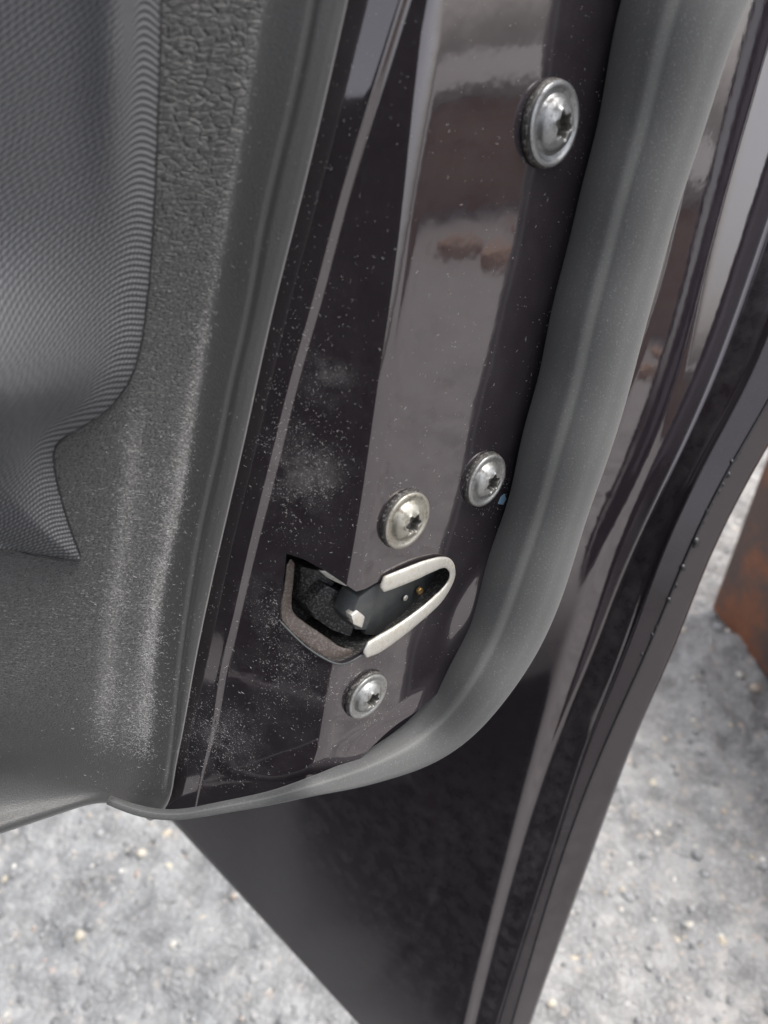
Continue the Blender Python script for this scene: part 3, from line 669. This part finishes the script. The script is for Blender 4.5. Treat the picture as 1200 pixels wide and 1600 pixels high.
tube('dirty_lip', [(454, 874, 8), (450, 920, 9), (449, 962, 12), (474, 988, 15), (506, 1011, 16), (530, 1023, 14), (552, 1019, 9)], 15, LIPM, -.004, .28)
tube('mouth_edge', [(437, 970), (462, 996), (490, 1019), (512, 1032), (532, 1038), (555, 1030), (574, 1018)], 1.6, STEEL, .0002, 1.)
# metal liner hooked round the slot
tube('liner', [(594, 915, 15, .0006), (620, 905, 16, .0012), (655, 891, 16, .0014), (682, 881, 13, .0012), (700, 880, 9, .001), (707, 893, 7, .0008), (702, 912, 9, .0004), (684, 936, 14, 0), (655, 962, 15, 0), (622, 987, 17, 0), (592, 1006, 19, .0004), (568, 1018, 15, .0008)], 9, ZINC, 0, .28, n=110, k=20)
# guide plate inside the slot with a small hole and a brass rivet
def slab(name, pl, off, th, m, parent=LATCH, bev=.0004):
    P = np.concatenate([on_face(x, y, o if o is not None else off) for x, y, o in [(p+(None,))[:3] for p in pl]])
    n = len(P); V = np.concatenate([toW(P), toW(P-N*th)]); Fc = [list(range(n)), [n+i for i in range(n)][::-1]]+[[i, n+i, n+(i+1) % n, (i+1) % n] for i in range(n)]
    bm = bmesh.new(); vs = [bm.verts.new(v) for v in V]
    for f in Fc: bm.faces.new([vs[i] for i in f])
    bmesh.ops.recalc_face_normals(bm, faces=bm.faces[:]); bmesh.ops.bevel(bm, geom=bm.edges[:], offset=bev, segments=2, affect='EDGES', profile=.5)
    V2 = np.array([v.co[:] for v in bm.verts]); F2 = [[v.index for v in f.verts] for f in bm.faces]; 
    bm.verts.index_update(); F2 = [[v.index for v in f.verts] for f in bm.faces]; bm.free()
    return obj(name, V2, F2, m, parent, sharp=30)
slab('guide_plate', [(592, 912, -.004), (640, 900, -.006), (700, 885, -.008), (704, 905, -.009), (660, 955, -.009), (600, 995, -.007), (570, 992, -.004), (578, 950, -.003)], -.006, .002, STEEL)
slab('catch', [(562, 934), (594, 908), (590, 940), (572, 985), (556, 984), (546, 968)], -.0015, .008, STEEL)
slab('catch_tip', [(549, 962), (560, 955), (571, 964), (566, 982), (553, 976)], -.0006, .003, ZINC)
slab('fork', [(478, 945), (510, 915), (548, 932), (560, 965), (548, 995), (520, 985), (490, 965)], -.008, .008, BLACKP)
slab('fork_arm', [(470, 885), (500, 892), (524, 912), (482, 942), (468, 930)], -.010, .006, BLACKP)
slab('chipped_edge', [(500, 892), (515, 894), (535, 906), (543, 917), (528, 911), (512, 903)], -.0012, .0012, ZINC, bev=.0002)
def disc(name, px, py, off, r, m, h=.0008):
    c = toW(on_face(px, py, off)[0]); nW, uW, sW = (a @ RM.T for a in (N, UPD, SD)); K = 20; V = []
    for rr, hh in ((1, 0), (1, h), (.8, h*1.4), (.02, h*1.5)):
        for a in np.linspace(0, 2*math.pi, K, endpoint=False): V.append(c+sW*r*rr*math.cos(a)+uW*r*rr*math.sin(a)+nW*hh)
    return obj(name, V, gridfaces(4, K, wrap=True, flip=True), m, LATCH, sharp=40)
disc('rivet', 654, 922, -.0062, .0013, BRASS); disc('pale_stud', 633, 934, -.0058, .0010, ZINC, .0003)

P = on_face(np.array([782, 789, 791, 786, 778]), np.array([776, 772, 780, 789, 787]), .0003)
BLUE = plain_mat('blue_scrap', (.07, .16, .26), (.2, .3, .38), .6)
obj('blue_scrap', np.concatenate([toW(P), toW(P-N*.0002)]), [[0, 1, 2, 3, 4]]+[[i, (i+1) % 5, 5+(i+1) % 5, 5+i] for i in range(5)], BLUE, DOOR, smooth=False)
# --- lint and dust fibres lying on paint and trim
def lint(name, G, Nn, mask, n, parent, lmin=.0008, lmax=.0028, rad=.00005):
    gx_, gy_ = pix(G); w = np.clip(mask(gx_, gy_), 0, None)
    vis = (gx_ > -30) & (gx_ < 1230) & (gy_ > -30) & (gy_ < 1400); ar = np.linalg.norm(np.gradient(G, axis=0), axis=2)*np.linalg.norm(np.gradient(G, axis=1), axis=2); w = (w*vis*ar*(.15+1.7*vnoise(gx_*.035, gy_*.035, 31)**2+.9*vnoise(gx_*.11, gy_*.11, 32)**3)).ravel(); w[~np.isfinite(w)] = 0
    idx = rng.choice(len(w), n, p=w/w.sum()); V = []; Fc = []; k = 0
    Gf = G.reshape(-1, 3); Nf = Nn.reshape(-1, 3)
    du = np.gradient(G, axis=1).reshape(-1, 3); dv_ = np.gradient(G, axis=0).reshape(-1, 3)
    for i in idx:
        p = Gf[i]+du[i]*rng.uniform(-1, 1)+dv_[i]*rng.uniform(-1, 1); nn = Nf[i]; a = unit(np.cross(nn, rng.standard_normal(3))); b = np.cross(nn, a)
        ln = lmin*(lmax/lmin)**(rng.random()**2.6); c = rng.uniform(-2.6, 2.6); m = 4 if ln > .0012 else 3; r = rad*rng.uniform(.6, 1.3)
        pos = p+nn*r*.8; an = 0.
        ring = []
        for j in range(m):
            d = a*math.cos(an)+b*math.sin(an); sd_ = np.cross(nn, d); rr = r*(.5 if j in (0, m-1) else 1)
            for h in range(3):
                t = 2.094*h+1.57; V.append(pos+sd_*rr*math.cos(t)+nn*rr*math.sin(t))
            pos = pos+d*ln/(m-1)+nn*rng.uniform(-.2, .5)*r*2; an += c/(m-1)
        for j in range(m-1):
            for h in range(3): Fc.append([k+j*3+h, k+j*3+(h+1) % 3, k+(j+1)*3+(h+1) % 3, k+(j+1)*3+h])
        k += m*3
    o = obj(name, V, Fc, FIBRE, parent, smooth=False); tag(o, kind='stuff'); return o
def inmouth(px, py):
    inside = np.zeros(px.shape, bool); n = len(mouth)
    for i in range(n):
        (x1, y1), (x2, y2) = mouth[i], mouth[(i+1) % n]
        c = ((y1 > py) != (y2 > py)) & (px < (x2-x1)*(py-y1)/(y2-y1+1e-12)+x1); inside ^= c
    return inside
def lint_paint(px, py):
    d = 1.0*blob(px, py, 480, 745, 45, 60)+.8*blob(px, py, 440, 975, 40, 70, 30)+.9*blob(px, py, 350, 1150, 55, 60, -30)+.5*blob(px, py, 470, 1060, 45, 50)+.3*blob(px, py, 450, 620, 60, 120)
    d = d+.03+.05*sst(640, 560, px)
    for bx, by, br_ in ((862, 196, 66), (760, 750, 45), (634, 811, 48), (575, 1086, 40)): d = d+.30*np.exp(-((np.hypot((px-bx)*1.5, py-by)-br_-4)/7)**2)
    return d*(~inmouth(px, py))*(px < seal_l(np.clip(py, -80, 1050)))*(px > trim_edge(np.clip(py, -80, 1220)))*(py < 1230)
lint('paint_lint', GF, NF, lint_paint, 4200, frame, .00015, .0011, .000042)
NT = normals(GTW)
def lint_trim(px, py):
    yc = np.clip(py, -80, 1220); x = px-dustl(yc); y2 = px-soft(yc)
    d = np.exp(-(x/np.where(x < 0, 16, 9))**2)*(.12+.9*sst(350, 800, py))*(1-sst(1130, 1200, py))+.35*np.exp(-(y2/14)**2)*sst(600, 700, py)*(1-sst(1100, 1200, py))
    d = d+.35*blob(px, py, 205, 1110, 45, 50)+.10*blob(px, py, 230, 850, 60, 300)+.006
    infab = (DP.min() > 1e8)
    return d*(px < trim_edge(yc))*(py < 1240)*~((px < np.interp(py, fe[:, 1], fe[:, 0])+6) & (py < 880))
lint('trim_lint', GTW, NT, lint_trim, 7000, trim, .00025, .0013, .000042)
